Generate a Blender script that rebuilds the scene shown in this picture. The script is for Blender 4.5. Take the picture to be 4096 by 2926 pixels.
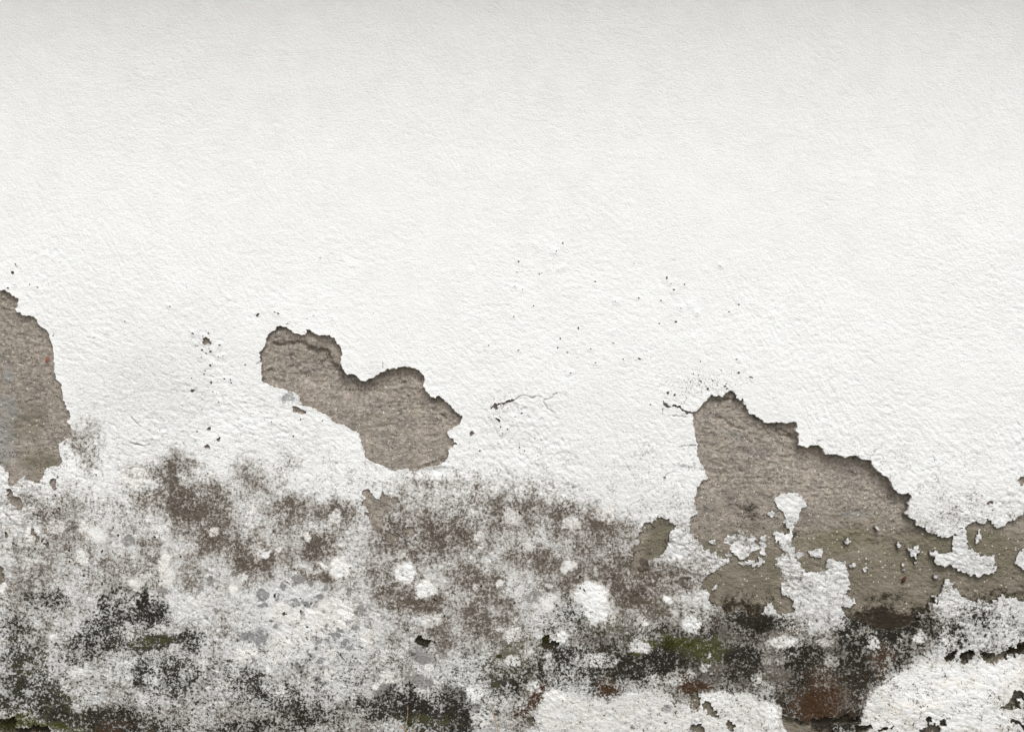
import bpy, math, random
import numpy as np
from mathutils import Vector

# ------------------------------------------------------------------ scene, camera, light
scene = bpy.context.scene
for o in list(bpy.data.objects):
    bpy.data.objects.remove(o)
C = scene.collection
PX = 0.0005            # metres on the wall per photograph pixel
Z0 = 0.12              # height of the bottom of the picture above the ground
def wx(u): return (u - 2048.0) * PX
def wz(v): return Z0 + (2926.0 - v) * PX

cam_d = bpy.data.cameras.new('camera')
cam = bpy.data.objects.new('camera', cam_d); C.objects.link(cam)
CAM_DIST = 2.7
cam.location = (0.0, -CAM_DIST, wz(1463))
cam.rotation_euler = (math.radians(90), 0, 0)
cam_d.sensor_width = 36.0
cam_d.lens = 36.0 * CAM_DIST / (4096 * PX)
cam_d.clip_start = 0.05
cam_d.clip_end = 500.0
scene.camera = cam

SUN_EL, SUN_AZ = math.radians(57), math.radians(14)      # azimuth from the wall's normal, to the right
world = bpy.data.worlds.new('World'); scene.world = world
world.use_nodes = True
wn = world.node_tree.nodes; wl = world.node_tree.links
wn.clear()
sky = wn.new('ShaderNodeTexSky'); sky.sky_type = 'NISHITA'; sky.sun_disc = False
sky.sun_elevation = SUN_EL; sky.sun_rotation = math.pi - SUN_AZ
sky.dust_density = 1.0; sky.air_density = 1.0
hs = wn.new('ShaderNodeHueSaturation'); hs.inputs['Saturation'].default_value = 0.06   # cloud-covered, near white sky
bg = wn.new('ShaderNodeBackground'); bg.inputs['Strength'].default_value = 0.12
wo = wn.new('ShaderNodeOutputWorld')
wl.new(sky.outputs[0], hs.inputs['Color']); wl.new(hs.outputs[0], bg.inputs['Color']); wl.new(bg.outputs[0], wo.inputs[0])

sun_d = bpy.data.lights.new('sun', 'SUN'); sun_d.energy = 1.5; sun_d.angle = math.radians(26)
sun_d.color = (1.0, 0.985, 0.96)
sun = bpy.data.objects.new('sun', sun_d); C.objects.link(sun)
sv = Vector((math.sin(SUN_AZ) * math.cos(SUN_EL), -math.cos(SUN_AZ) * math.cos(SUN_EL), math.sin(SUN_EL)))
sun.rotation_euler = (-sv).to_track_quat('-Z', 'Y').to_euler()
sun.location = (1, -4, 6)

scene.view_settings.view_transform = 'Standard'
scene.view_settings.look = 'None'
scene.view_settings.exposure = 0.87
scene.view_settings.gamma = 1.0
scene.view_settings.use_curve_mapping = False
scene.render.engine = 'CYCLES'
scene.cycles.use_denoising = True; scene.cycles.denoiser = 'OPENIMAGEDENOISE'; scene.cycles.denoising_input_passes = 'RGB_ALBEDO_NORMAL'; scene.cycles.denoising_prefilter = 'NONE'
scene.cycles.max_bounces = 5
scene.cycles.diffuse_bounces = 3

# ------------------------------------------------------------------ numeric helpers
rng = np.random.default_rng(7)
random.seed(7)
F32 = np.float32
_perm = rng.permutation(65536).astype(np.int64)
def _hash(ix, iy, seed):
    return _perm[(_perm[(ix + seed * 131) & 65535] + iy) & 65535]
_ang = rng.uniform(0, 2 * np.pi, 65536)
_gx = np.cos(_ang).astype(F32); _gy = np.sin(_ang).astype(F32)
def perlin(x, y, seed):
    fx = np.floor(x); fy = np.floor(y)
    ix = fx.astype(np.int64); iy = fy.astype(np.int64)
    dx = (x - fx).astype(F32); dy = (y - fy).astype(F32)
    sx = dx * dx * dx * (dx * (dx * 6 - 15) + 10); sy = dy * dy * dy * (dy * (dy * 6 - 15) + 10)
    def g(a, b):
        h = _hash(ix + a, iy + b, seed)
        return _gx[h] * (dx - a) + _gy[h] * (dy - b)
    n0 = g(0, 0); n0 = n0 + sx * (g(1, 0) - n0)
    n1 = g(0, 1); n1 = n1 + sx * (g(1, 1) - n1)
    return (n0 + sy * (n1 - n0)) * F32(1.5)
def fbm(x, y, lam, seed, octs=3, gain=0.5):
    s = 0; a = 1.0; t = 0
    for k in range(octs):
        s = s + a * perlin(x / lam, y / lam, seed + k * 17); t += a; a *= gain; lam *= 0.5
    return s / t
def sstep(a, b, x):
    t = np.clip((x - a) / (b - a), 0, 1)
    return t * t * (3 - 2 * t)

# tracing helper: outlines were measured in enlarged windows of the wall (origin, 2.219 x)
def T(ox, oy, pts, k=2.219):
    return [(ox + p[0] / k, oy + p[1] / k) for p in pts]
K1 = (0, 1100); K2 = (1024, 1200); K3 = (1948, 1400); K4 = (2572, 1450); K5 = (3072, 1700)
K6 = (0, 1832); K7 = (1024, 1900); K8 = (2048, 1950)
BR = (3072, 2194); BC = (2048, 2194); BM = (1024, 2194); BL = (0, 2194)

# ------------------------------------------------------------------ the wall's measuring grid (units: photo pixels on the wall)
def axis(lo, hi, step, lo_end, hi_end, grow):
    a = list(np.arange(lo, hi + step * .5, step))
    s = step; p = a[-1]; up = []
    while p < hi_end:
        s *= grow; p += s; up.append(min(p, hi_end))
    s = step; p = a[0]; dn = []
    while p > lo_end:
        s *= grow; p -= s; dn.append(max(p, lo_end))
    return np.array(dn[::-1] + a + up)
us = axis(-300, 4300, 3.5, -5000, 9000, 1.16)
v_low = np.arange(1000, 2965, 3.3)
v_up = np.arange(1000 - 4.6, -24, -4.6)[::-1]
ext = []; p = v_low[-1]; s = 3.3
while p < 3166: s *= 1.2; p += s; ext.append(min(p, 3166.0))
top = []; p = v_up[0]; s = 4.6
while p > -1060: s *= 1.2; p -= s; top.append(max(p, -1060.0))
vs = np.array(top[::-1] + list(v_up) + list(v_low) + ext)
NU, NV = len(us), len(vs)
U, V = np.meshgrid(us.astype(F32), vs.astype(F32))         # [row, col], rows go down the wall

R0 = int(np.searchsorted(vs, 640))                        # damage and growth start below this row
Ul, Vl = U[R0:], V[R0:]

# warped coordinates give every outline its ragged edge
w_amp = 4.4 + 4.6 * sstep(1850, 2150, Vl)
wu = Ul + w_amp * (1.2 * perlin(Ul / 46, Vl / 46, 1) + .8 * perlin(Ul / 15, Vl / 15, 2))
wv = Vl + w_amp * (1.2 * perlin(Ul / 46, Vl / 46, 3) + .8 * perlin(Ul / 15, Vl / 15, 4))

def window(u0, u1, v0, v1, m):
    c0 = max(0, np.searchsorted(us, u0 - m)); c1 = min(NU, np.searchsorted(us, u1 + m))
    r0 = max(0, np.searchsorted(vs, v0 - m) - R0); r1 = max(0, min(NV, np.searchsorted(vs, v1 + m)) - R0)
    return slice(r0, r1), slice(c0, c1)
def sdf(pts, m=42):
    P = np.array(pts, F32)
    w = window(P[:, 0].min(), P[:, 0].max(), P[:, 1].min(), P[:, 1].max(), m)
    x = wu[w]; y = wv[w]
    if x.size == 0: return w, None
    d = np.full(x.shape, 1e9, F32); ins = np.zeros(x.shape, bool)
    n = len(P)
    for i in range(n):
        ax, ay = P[i]; bx, by = P[(i + 1) % n]
        ex, ey = bx - ax, by - ay
        L = ex * ex + ey * ey + 1e-9
        t = np.clip(((x - ax) * ex + (y - ay) * ey) / L, 0, 1)
        qx = x - ax - t * ex; qy = y - ay - t * ey
        np.minimum(d, qx * qx + qy * qy, out=d)
        if ay != by:
            c = (ay > y) != (by > y)
            ins ^= c & (x < (bx - ax) * (y - ay) / (by - ay) + ax)
    d = np.sqrt(d)
    return w, np.where(ins, -d, d)
def line_dist(pts, m=30):
    P = np.array(pts, F32)
    w = window(P[:, 0].min(), P[:, 0].max(), P[:, 1].min(), P[:, 1].max(), m)
    x = wu[w]; y = wv[w]
    d = np.full(x.shape, 1e9, F32)
    for i in range(len(P) - 1):
        ax, ay = P[i]; bx, by = P[i + 1]
        ex, ey = bx - ax, by - ay
        t = np.clip(((x - ax) * ex + (y - ay) * ey) / (ex * ex + ey * ey + 1e-9), 0, 1)
        np.minimum(d, np.hypot(x - ax - t * ex, y - ay - t * ey), out=d)
    return w, d

# ------------------------------------------------------------------ where the white coat has come away
HOLES = [
 # left edge patch
 [(-60,1150),(0,1161),(20,1162),(34,1170),(43,1182),(59,1189),(73,1195),(74,1213),(63,1232),(69,1248),(81,1246),(88,1261),(101,1264),(108,1260),(136,1263),(146,1280),(153,1296),(173,1310),(192,1321),(198,1348),(210,1384),(217,1411),(213,1438),(219,1474),(225,1515),(238,1533),(247,1564),(257,1600),(264,1636),(280,1652),(284,1668),(268,1688),(282,1706),(286,1749),(266,1753),(246,1767),(228,1780),(237,1798),(243,1821),(246,1841),(237,1866),(212,1868),(180,1877),(173,1904),(158,1936),(135,1922),(113,1924),(104,1918),(97,1902),(83,1913),(68,1922),(54,1940),(38,1947),(32,1927),(36,1900),(34,1886),(18,1886),(11,1868),(0,1859),(-90,1840),(-220,1780),(-270,1500),(-180,1250)],
 [(38,1956),(52,1956),(52,1981),(74,1987),(81,2012),(92,2024),(88,2042),(63,2048),(61,2030),(41,2012),(29,1987)],
 [(203,1915),(221,1911),(223,1940),(231,1956),(221,1963),(203,1949),(196,1936)],
 [(119,2120),(135,2111),(142,2143),(155,2154),(151,2168),(137,2161),(128,2143)],
 [(14,2129),(29,2127),(29,2147),(22,2152)],
 [(45,2165),(63,2163),(61,2173)], [(160,2163),(174,2160),(174,2172),(162,2173)], [(173,2179),(189,2169),(199,2184),(180,2186)],
 [(-50,2255),(0,2265),(9,2276),(11,2292),(25,2305),(23,2323),(9,2328),(0,2337),(-60,2350)],
 # centre patch
 T(*K2, [(180,232),(215,228),(250,235),(290,265),(330,280),(380,292),(392,312),(440,310),(450,272),(475,265),(505,285),(545,305),(600,312),(660,312),(700,335),(715,380),(745,400),(760,440),(765,480),(745,520),(750,575),(775,610),(800,645),(825,655),(860,640),(890,670),(920,705),(960,712),(1010,700),(1060,680),(1100,655),(1140,635),(1175,610),(1230,595),(1290,585),(1350,590),(1410,605),(1450,635),(1480,665),(1500,710),(1490,760),(1505,805),(1545,850),(1590,862),(1620,835),(1650,855),(1680,885),(1720,930),(1760,965),(1795,1005),(1825,1035),(1810,1080),(1775,1130),(1735,1140),(1700,1160),(1705,1215),(1745,1230),(1755,1265),(1775,1280),(1735,1310),(1705,1340),(1700,1400),(1665,1450),(1640,1470),(1560,1478),(1480,1490),(1400,1505),(1280,1500),(1190,1510),(1130,1480),(1060,1450),(1010,1425),(965,1400),(960,1350),(945,1290),(935,1230),(915,1190),(860,1165),(820,1130),(780,1105),(720,1090),(665,1075),(640,1030),(600,1010),(560,980),(520,965),(470,955),(410,935),(400,890),(380,850),(330,815),(270,800),(210,785),(150,770),(90,745),(50,720),(45,650),(40,560),(38,460),(70,420),(90,370),(105,310),(140,275)]),
 T(*K2, [(310,950),(360,945),(400,965),(445,990),(450,1015),(420,1018),(370,1000),(325,985)]),
 T(*K2, [(1905,1155),(1930,1155),(1935,1185),(1915,1215),(1893,1210),(1900,1180)]),
 T(*K2, [(2130,1042),(2162,1060),(2150,1082),(2128,1070)]),
 # big right patch with its ragged lower edge, going on beyond the picture
 T(*K4, [(550,340),(575,310),(605,275),(640,290),(680,290),(715,300),(740,275),(760,258),(800,265),(825,285),(830,312),(865,325),(890,310),(895,360),(920,390),(935,430),(945,460),(985,460),(1010,480),(1045,500),(1075,525),(1130,530),(1190,525),(1260,535),(1310,525),(1360,520),(1372,560),(1365,600),(1385,640),(1392,690),(1388,735),(1440,745),(1500,735),(1560,735),(1600,760),(1625,800),(1660,820),(1710,812),(1760,820),(1800,850),(1840,830),(1890,825),(1940,855),(1975,872),(2030,860),(2060,920),(2090,970),(2130,995),(2175,1020),(2200,1060),(2225,1110),(2260,1145)])
 + T(*K5, [(1170,595),(1255,595),(1270,650),(1255,710),(1230,770),(1250,815),(1290,855),(1320,900),(1385,905),(1410,940),(1450,970),(1530,975),(1600,1005),(1650,965),(1690,970),(1735,905),(1765,870),(1800,850),(1840,880),(1900,890),(1950,850),(1990,850),(2020,900),(2080,900),(2140,860),(2180,845),(2200,800),(2272,790),(2420,770),(2600,900),(2560,1200),(2420,1500)])
 + T(*BR, [(2272,470),(2210,480),(2190,430),(2060,420),(2000,440),(1960,490),(1890,450),(1830,470),(1780,450),(1700,400),(1660,340),(1620,270),(1560,300),(1540,380),(1530,440),(1500,470),(1430,500),(1440,560),(1420,600),(1320,650),(1250,680),(1150,720),(1060,725),(1000,730),(920,680),(870,650),(780,640),(700,610),(640,560),(400,545),(215,560),(190,570),(120,590),(60,540),(20,480)])
 + T(*K8, [(2240,1100),(2180,1150),(2130,1130),(2060,1080),(1990,1100),(1920,1100),(1870,1080),(1810,1030),(1740,1010),(1745,960),(1720,930),(1685,890),(1700,830),(1750,765),(1850,720),(1830,640),(1740,545),(1690,555),(1670,500),(1660,440),(1605,400),(1580,350),(1560,290),(1635,240)])
 + T(*K4, [(475,1345),(465,1300),(455,1230),(470,1180),(475,1130),(500,1090),(530,1040),(575,1010),(555,970),(545,935),(520,905),(510,890),(490,820),(480,760),(475,700),(470,640),(455,570),(440,520),(445,470),(440,445),(480,430),(530,380)]),
 # smaller bare places
 T(*K8, [(1190,295),(1250,290),(1290,270),(1330,262),(1370,285),(1410,280),(1410,310),(1455,330),(1430,375),(1400,410),(1395,470),(1365,540),(1350,580),(1290,610),(1220,630),(1170,620),(1160,680),(1150,710),(1110,740),(1180,745),(1170,765),(1110,775),(1060,760),(1040,700),(1075,640),(1070,590),(1100,550),(1105,510),(1150,485),(1130,460),(1105,440),(1130,390),(1160,350)]),
 T(*K7, [(950,135),(985,130),(1020,145),(1040,175),(1060,215),(1100,210),(1110,165),(1135,140),(1150,170),(1180,200),(1230,205),(1275,215),(1260,245),(1230,270),(1220,300),(1170,330),(1140,370),(1135,420),(1120,470),(1080,495),(1035,500),(1015,430),(1005,360),(970,345),(955,325),(995,310),(980,260),(935,240),(965,200),(950,170)]),
 T(*K7, [(1305,480),(1350,455),(1395,470),(1420,500),(1440,520),(1410,535),(1360,530),(1310,515)]),
 T(*K7, [(1130,500),(1170,500),(1220,510),(1260,535),(1270,560),(1215,590),(1180,605),(1150,600),(1160,570),(1150,530)]),
 T(*BM, [(1405,790),(1450,780),(1500,790),(1530,815),(1560,800),(1570,830),(1545,860),(1520,880),(1480,860),(1440,850),(1410,830)]),
 T(*BC, [(265,800),(310,775),(350,810),(405,820),(400,870),(350,890),(300,880),(265,850)]),
 T(*BC, [(1700,1370),(1780,1370),(1790,1430),(1850,1480),(1790,1490),(1740,1480),(1700,1430)]),
 T(*BC, [(1910,1540),(1950,1530),(2000,1580),(1960,1600),(1920,1590)]),
 T(*BC, [(1590,1570),(1660,1560),(1720,1590),(1690,1620),(1600,1620)]),
 T(*BC, [(160,1500),(205,1470),(215,1510),(190,1580),(150,1570),(165,1530)]),
 T(*BC, [(1575,1300),(1640,1280),(1665,1350),(1640,1450),(1600,1420)]),
 T(*BL, [(-80,1480),(0,1490),(60,1500),(130,1480),(170,1530),(150,1590),(230,1600),(280,1590),(300,1550),(370,1550),(420,1590),(470,1680),(300,1760),(-80,1760)]),
 T(*BR, [(2330,780),(2272,790),(2240,830),(2200,860),(2100,890),(2050,925),(1990,930),(1920,925),(1895,935),(1920,990),(1990,1005),(2100,1000),(2160,960),(2272,930),(2340,920)]),
 T(*BR, [(1575,980),(1600,930),(1630,900),(1690,905),(1665,960),(1620,1000)]),
 T(*BR, [(1720,910),(1780,885),(1830,920),(1800,980),(1740,1000),(1710,960)]),
 T(*BR, [(1330,1580),(1400,1565),(1360,1520),(1410,1480),(1460,1500),(1440,1550),(1500,1545),(1510,1600),(1440,1640),(1350,1640)]),
 T(*BR, [(1510,1500),(1560,1495),(1590,1560),(1550,1575),(1515,1545)]),
 T(*BR, [(2060,1410),(2130,1330),(2200,1240),(2272,1255),(2300,1300),(2200,1330),(2220,1400),(2130,1420)]),
 T(*BR, [(2120,1510),(2190,1520),(2272,1570),(2280,1600),(2190,1560)]),
 T(*BR, [(770,1640),(790,1560),(850,1580),(910,1570),(925,1600),(880,1640)]),
 T(*BR, [(975,1590),(1060,1580),(1110,1545),(1120,1580),(1070,1620),(990,1610)]),
 T(*BR, [(130,1490),(300,1530),(480,1510),(700,1500),(800,1480),(780,1540),(600,1570),(560,1640),(160,1640)]),
]
ISLANDS = [   # white left standing inside the bare places
 T(*K5, [(60,680),(110,620),(150,610),(200,600),(240,590),(280,610),(300,650),(350,700),(340,730),(300,740),(280,745),(275,800),(250,880),(230,900),(220,960),(205,1010),(200,1050),(230,1100),(240,1140),(290,1140),(350,1170),(300,1180),(280,1230),(310,1270),(380,1290),(400,1320),(480,1310),(530,1280),(520,1220),(530,1190),(600,1180),(640,1210),(690,1230),(720,1300),(715,1380),(730,1440),(700,1490),(770,1545),(740,1600)])
 + T(*BR, [(660,520),(690,570),(560,640),(300,640),(200,600),(250,560),(215,510),(220,470),(200,430),(150,410),(125,370),(120,340)])
 + T(*K5, [(160,1350),(110,1310),(60,1260),(100,1220),(60,1180),(140,1150),(130,1100),(100,1050),(60,1010),(50,970),(90,950),(150,960),(185,960),(190,900),(150,870),(160,820),(130,770),(90,740)]),
 T(*K5, [(360,1110),(430,1105),(470,1080),(490,1120),(480,1175),(430,1165),(390,1150)]),
 T(*K5, [(1620,1050),(1650,1000),(1690,960),(1740,900),(1775,960),(1760,1020),(1790,1060),(1830,1130),(1890,1150),(1960,1180),(1990,1150),(2020,1170),(2040,1230),(2010,1290),(1960,1310),(1900,1350),(1850,1320),(1790,1310),(1700,1310),(1660,1280),(1620,1240),(1560,1260),(1510,1250),(1480,1180),(1430,1140),(1450,1115),(1520,1130),(1570,1150),(1640,1140),(1650,1090)]),
 T(*K5, [(2400,1060),(2272,1090),(2220,1140),(2195,1190),(2210,1250),(2272,1300),(2400,1330)]),
 T(*K5, [(1830,1040),(1850,960),(1890,930),(1900,980),(1870,1060)]),
 T(*K8, [(1870,450),(1900,410),(1990,420),(2020,380),(2060,420),(2140,420),(2180,460),(2150,500),(2180,540),(2130,580),(2090,610),(2060,640),(2000,600),(1940,570),(1950,520),(1880,500)]),
 T(*K8, [(1870,560),(1930,600),(2010,630),(2080,650),(2160,660),(2200,630),(2250,640),(2260,670),(2200,690),(2100,700),(2010,650),(1900,615)]),
 T(*K8, [(2190,520),(2210,420),(2240,400),(2255,500),(2240,590),(2200,590)]),
 T(*K8, [(1755,460),(1790,455),(1810,490),(1790,515),(1760,500)]),
 T(*K8, [(1640,600),(1700,570),(1760,590),(1810,560),(1840,600),(1910,620),(1915,660),(1850,710),(1780,750),(1700,790),(1600,740)]),
 T(*K4, [(1115,1320),(1140,1300),(1170,1330),(1165,1360),(1120,1355)]),
 T(*K4, [(1140,1460),(1165,1450),(1160,1475)]),
 T(*K5, [(850,1275),(880,1268),(878,1300),(858,1305)]), T(*K5, [(1190,1255),(1220,1240),(1215,1275),(1192,1282)]),
 T(*K5, [(955,912),(975,920),(985,942),(965,938)]), T(*K5, [(685,1045),(700,1015),(732,1020),(720,1045),(690,1062)]),
 T(*K5, [(575,1035),(605,1022),(600,1042)]), T(*K5, [(1145,1050),(1165,1035),(1185,1085),(1165,1095)]),
 T(*K5, [(1240,1090),(1290,1100),(1330,1075),(1345,1130),(1300,1165),(1260,1140)]), T(*K5, [(1290,1185),(1315,1190),(1322,1222),(1298,1218)]),
 T(*K5, [(1170,930),(1190,925),(1185,945)]), T(*K5, [(730,1240),(765,1215),(760,1250),(740,1260)]),
 T(*BC, [(1760,350),(1800,320),(1850,330),(1830,370),(1790,380)]),
 T(*BR, [(1480,240),(1510,245),(1500,262)]), T(*BR, [(1390,390),(1415,375),(1405,395)]), T(*BR, [(1455,405),(1485,398),(1480,418),(1460,418)]),
 T(*BR, [(1870,225),(1900,215),(1905,250),(1880,255)]),
 T(*BR, [(1350,575),(1410,565),(1405,600),(1350,605)]),
]
WIDE_CRACKS = [  # polyline, half width
 (T(*K3, [(45,512),(72,490),(100,476),(150,470),(190,456),(245,440)]), 3.2), (T(*K3, [(72,478),(88,505)]), 7.5),
 (T(*K4, [(180,328),(192,360)]), 3.0), (T(*K4, [(192,360),(210,390),(245,402)]), 6.0), (T(*K4, [(275,388),(330,400),(360,425),(390,440),(440,447)]), 5.0),
]
THIN_CRACKS = [
 T(*K3, [(245,440),(310,405),(340,410),(400,430),(460,415),(490,420)]), T(*K3, [(630,375),(570,420),(510,430),(500,450),(525,490),(530,520),(600,560)]),
 T(*K4, [(320,760),(370,740),(430,738),(465,742)]), T(*K4, [(270,470),(310,475),(360,470),(380,480)]), T(*K4, [(180,410),(170,460)]),
 T(*K4, [(1600,690),(1570,700),(1545,725)]), T(*K5, [(960,215),(930,270),(905,300)]),
 T(*K2, [(1118,560),(1120,605)]), T(*K2, [(0,570),(40,545)]), T(*K2, [(2080,945),(2110,930)]),
 T(*K1, [(1150,1260),(1200,1300),(1250,1345)]), T(*K1, [(1150,1480),(1210,1500),(1270,1520),(1330,1490)]), T(*K4, [(205,1030),(215,1000),(225,990)]),
]
PITS = [(K1, p) for p in [(1835,585,30),(1860,600,18),(1945,625,11),(1865,800,12),(1812,850,9),(1800,875,10),(1695,915,9),(1990,928,10),(1710,1022,13),(1860,1360,17),(1930,1460,14),(1945,1448,8),(1835,1515,20),(1655,118,9),(475,525,10),(1795,662,8),(1875,958,7),(1105,1055,6),(1715,518,8),(1745,1380,6),(2010,815,6)]]
PITS += [(K4, p) for p in [(955,128,11),(972,135,11),(568,225,9),(885,222,7),(495,158,7),(728,215,10),(742,195,8),(800,20,8),(222,265,8),(224,276,7),(278,293,6),(65,382,8),(205,1015,6),(822,65,5),(895,65,5),(655,203,4)]]
PITS += [(K5, p) for p in [(1970,690,20),(1950,705,14),(2250,500,30),(2262,470,20),(2225,500,10),(2065,690,7),(2180,248,6),(1858,213,5)]]
PITS += [(K2, p) for p in [(1945,1012,8),(2020,1012,7),(15,128,10),(190,120,8),(135,50,6),(1985,1340,6),(1045,122,4),(436,200,4),(1880,1245,6),(745,1180,6),(2135,935,10)]]
PITS += [(K3, p) for p in [(660,60,6),(1345,68,6),(735,205,4),(1450,492,6),(290,1450,10),(130,1515,7),(70,835,5),(105,830,6),(225,858,5)]]
PITS = [(k[0] + a / 2.219, k[1] + b / 2.219, r / 2.219) for k, (a, b, r) in PITS]
PITS += [(a / 1.624, 500 + b / 1.624, r / 1.624) for a, b, r in [(85,962,11),(72,945,6),(100,910,6),(112,925,4),(1050,832,6),(2078,868,5),(1675,1232,9),(1803,1222,7),(1787,1214,5),(1765,1172,4)]]
for (cx, cy, sx, sy, n, r0, r1) in [(860,1480,80,130,26,1.4,3.2),(1230,1270,130,40,16,1.4,3),(2790,1500,120,60,18,1.4,3.2),(2020,1680,60,80,12,1.6,3.5),(1180,1700,160,60,16,1.4,3),(2420,1420,300,60,12,1.3,2.2),(2050,1760,70,50,12,1.5,3.2),(60,1120,60,40,8,1.3,2.6),(2160,1060,170,90,20,2.4,3.3),(2700,1130,240,110,22,2.4,3.2),(700,1300,260,160,22,2.4,3),(2500,1320,420,150,18,2.4,3),(150,2030,120,100,16,2,5),(3950,2030,110,50,10,1.6,4),(1760,2380,400,160,30,1.5,3.2),(2350,2330,60,70,10,1.6,3.4),(1180,2400,140,90,30,1.5,3),(400,2200,380,120,40,1.5,3)]:
    for _ in range(n):
        PITS.append((random.gauss(cx, sx * .7), random.gauss(cy, sy * .7), random.uniform(r0, r1)))

phi_l = np.full(Ul.shape, 60.0, F32)
for P in HOLES:
    w, d = sdf(P)
    if d is not None: phi_l[w] = np.minimum(phi_l[w], d)
for P in ISLANDS:
    w, d = sdf(P)
    if d is not None: phi_l[w] = np.maximum(phi_l[w], -d)
for P, hw in WIDE_CRACKS:
    w, d = line_dist(P)
    phi_l[w] = np.minimum(phi_l[w], d - hw * (1 + .5 * perlin(Ul[w] / 14, Vl[w] / 14, 9)))
for cx, cy, r in PITS:
    w = window(cx, cx, cy, cy, r + 12)
    phi_l[w] = np.minimum(phi_l[w], np.hypot((wu[w] - cx) * .9, wv[w] - cy) - max(r, 2.4))
fray = sstep(26, 4, np.abs(phi_l))
phi_l += fray * (3.0 + 2.4 * sstep(1900, 2200, Vl)) * (perlin(Ul / 13, Vl / 13, 11) + .6 * perlin(Ul / 7, Vl / 7, 12))
# ragged flakes in the lower right where the coat is only a thin wash
flk = sstep(2150, 2350, Vl) * sstep(2700, 2900, Ul) * sstep(34, 6, np.abs(phi_l))
phi_l += flk * 17 * (fbm(Ul, Vl, 40, 13, 4, .65))
thin_crack = np.zeros(Ul.shape, F32)
for P in THIN_CRACKS:
    w, d = line_dist(P)
    thin_crack[w] = np.maximum(thin_crack[w], np.exp(-(d / 1.9) ** 2) * np.clip(1.0 + .9 * perlin(Ul[w] / 24, Vl[w] / 24, 14), 0, 1))
phi = np.full(U.shape, 60.0, F32); phi[R0:] = phi_l

# ------------------------------------------------------------------ relief, millimetres, positive towards the viewer
dens = np.ones_like(U)
rough = 0.38 + .30 * sstep(750, 1350, V) + .45 * sstep(1450, 1750, V) + .15 * sstep(2000, 2300, V)
rough += .35 * np.exp(-((U - 2350) / 420) ** 2 - ((V - 1850) / 260) ** 2) + .35 * np.exp(-((U - 1150) / 260) ** 2 - ((V - 1750) / 160) ** 2)
rough += .25 * np.exp(-((U - 500) / 420) ** 2 - ((V - 1250) / 350) ** 2) + .7 * np.exp(-((U - 90) / 170) ** 2 - ((V - 2030) / 130) ** 2)
rough *= .9 + .75 * fbm(U, V, 520, 20, 3, .6)
for cx_, cy_, rx_, ry_, a_ in ((3200,2250,170,260,1.5),(3780,2230,170,80,1.5),(2850,2190,200,110,1.2),(70,2010,150,110,.8),(3900,2060,170,70,1.0),(3700,2450,200,80,.5),(2600,2300,180,160,.5)):
    rough += a_ * np.exp(-((U - cx_) / rx_) ** 2 - ((V - cy_) / ry_) ** 2)
rough = np.clip(rough, .16, 2.6)
h = 2.4 * perlin(U / 1100, V / 1100, 21) + 1.2 * perlin(U / 420, V / 420, 22)
def streaks(th, seed):
    a_ = U * math.cos(th) + V * math.sin(th); c_ = -U * math.sin(th) + V * math.cos(th)
    st_ = perlin(a_ / 62, c_ / 15, seed) + .7 * perlin(a_ / 34, c_ / 9.5, seed + 1)
    gg_ = 1.7 * np.maximum(perlin(a_ / 28, c_ / 14, seed + 2) - .34, 0) + 1.4 * np.maximum(perlin(a_ / 15, c_ / 9, seed + 3) - .36, 0)
    return st_, gg_
sel = perlin(U / 700, V / 700, 23)
streak = 0; gouge = 0
for th_, sd_, wt_ in ((.30, 200, sstep(.05, -.25, sel)), (.70, 210, sstep(-.25, .05, sel) * sstep(.3, .05, sel)), (1.1, 220, sstep(.05, .3, sel))):
    a_, b_ = streaks(th_, sd_); streak = streak + wt_ * a_; gouge = gouge + wt_ * b_
h += .30 * rough * streak * (1 + .9 * perlin(U / 300, V / 300, 26))
g1 = perlin(U / 26, V / 21, 27); g2_ = perlin(U / 14, V / 11.5, 28)
h += .55 * rough * g1 + .42 * rough * g2_
h -= 1.25 * rough * gouge      # little gouges left by the float
lump = fbm(U, V * 1.25, 95, 29, 3)
h += (np.maximum(rough - .7, 0)) * 2.8 * lump + .35 * perlin(U / 130, V / 130, 31)
hl = h[R0:]
hl -= 2.2 * thin_crack
# edges of the coat lift a little off the wall
hl += 1.6 * np.exp(-np.maximum(phi_l, 0) / 14.0) * np.clip(perlin(Ul / 160, Vl / 160, 33) + .25, 0, 1) * sstep(2150, 1950, Vl)
# hollow under the centre patch, the standing bulge at the right foot of the wall
hl -= 3.0 * np.exp(-((Ul - 1720) / 110) ** 2 - ((Vl - 1886) / 16) ** 2)
hl -= 4.0 * np.exp(-((Ul - 3390) / 60) ** 2 - ((Vl - 2040) / 1) ** 2 * 0) * 0
bulge = 0 * Ul + sstep(0, 160, (Vl - 2905) + (Ul - 3430) * .62 * sstep(3980, 3500, Ul) + 330 * sstep(3500, 3980, Ul) * .75) * sstep(3380, 3480, Ul)
hl += 4 * bulge * sstep(2926 + 240, 2900, Vl) 
hl += 1.1 * sstep(2100, 2300, Vl) * fbm(Ul, Vl, 60, 35, 3)

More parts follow.
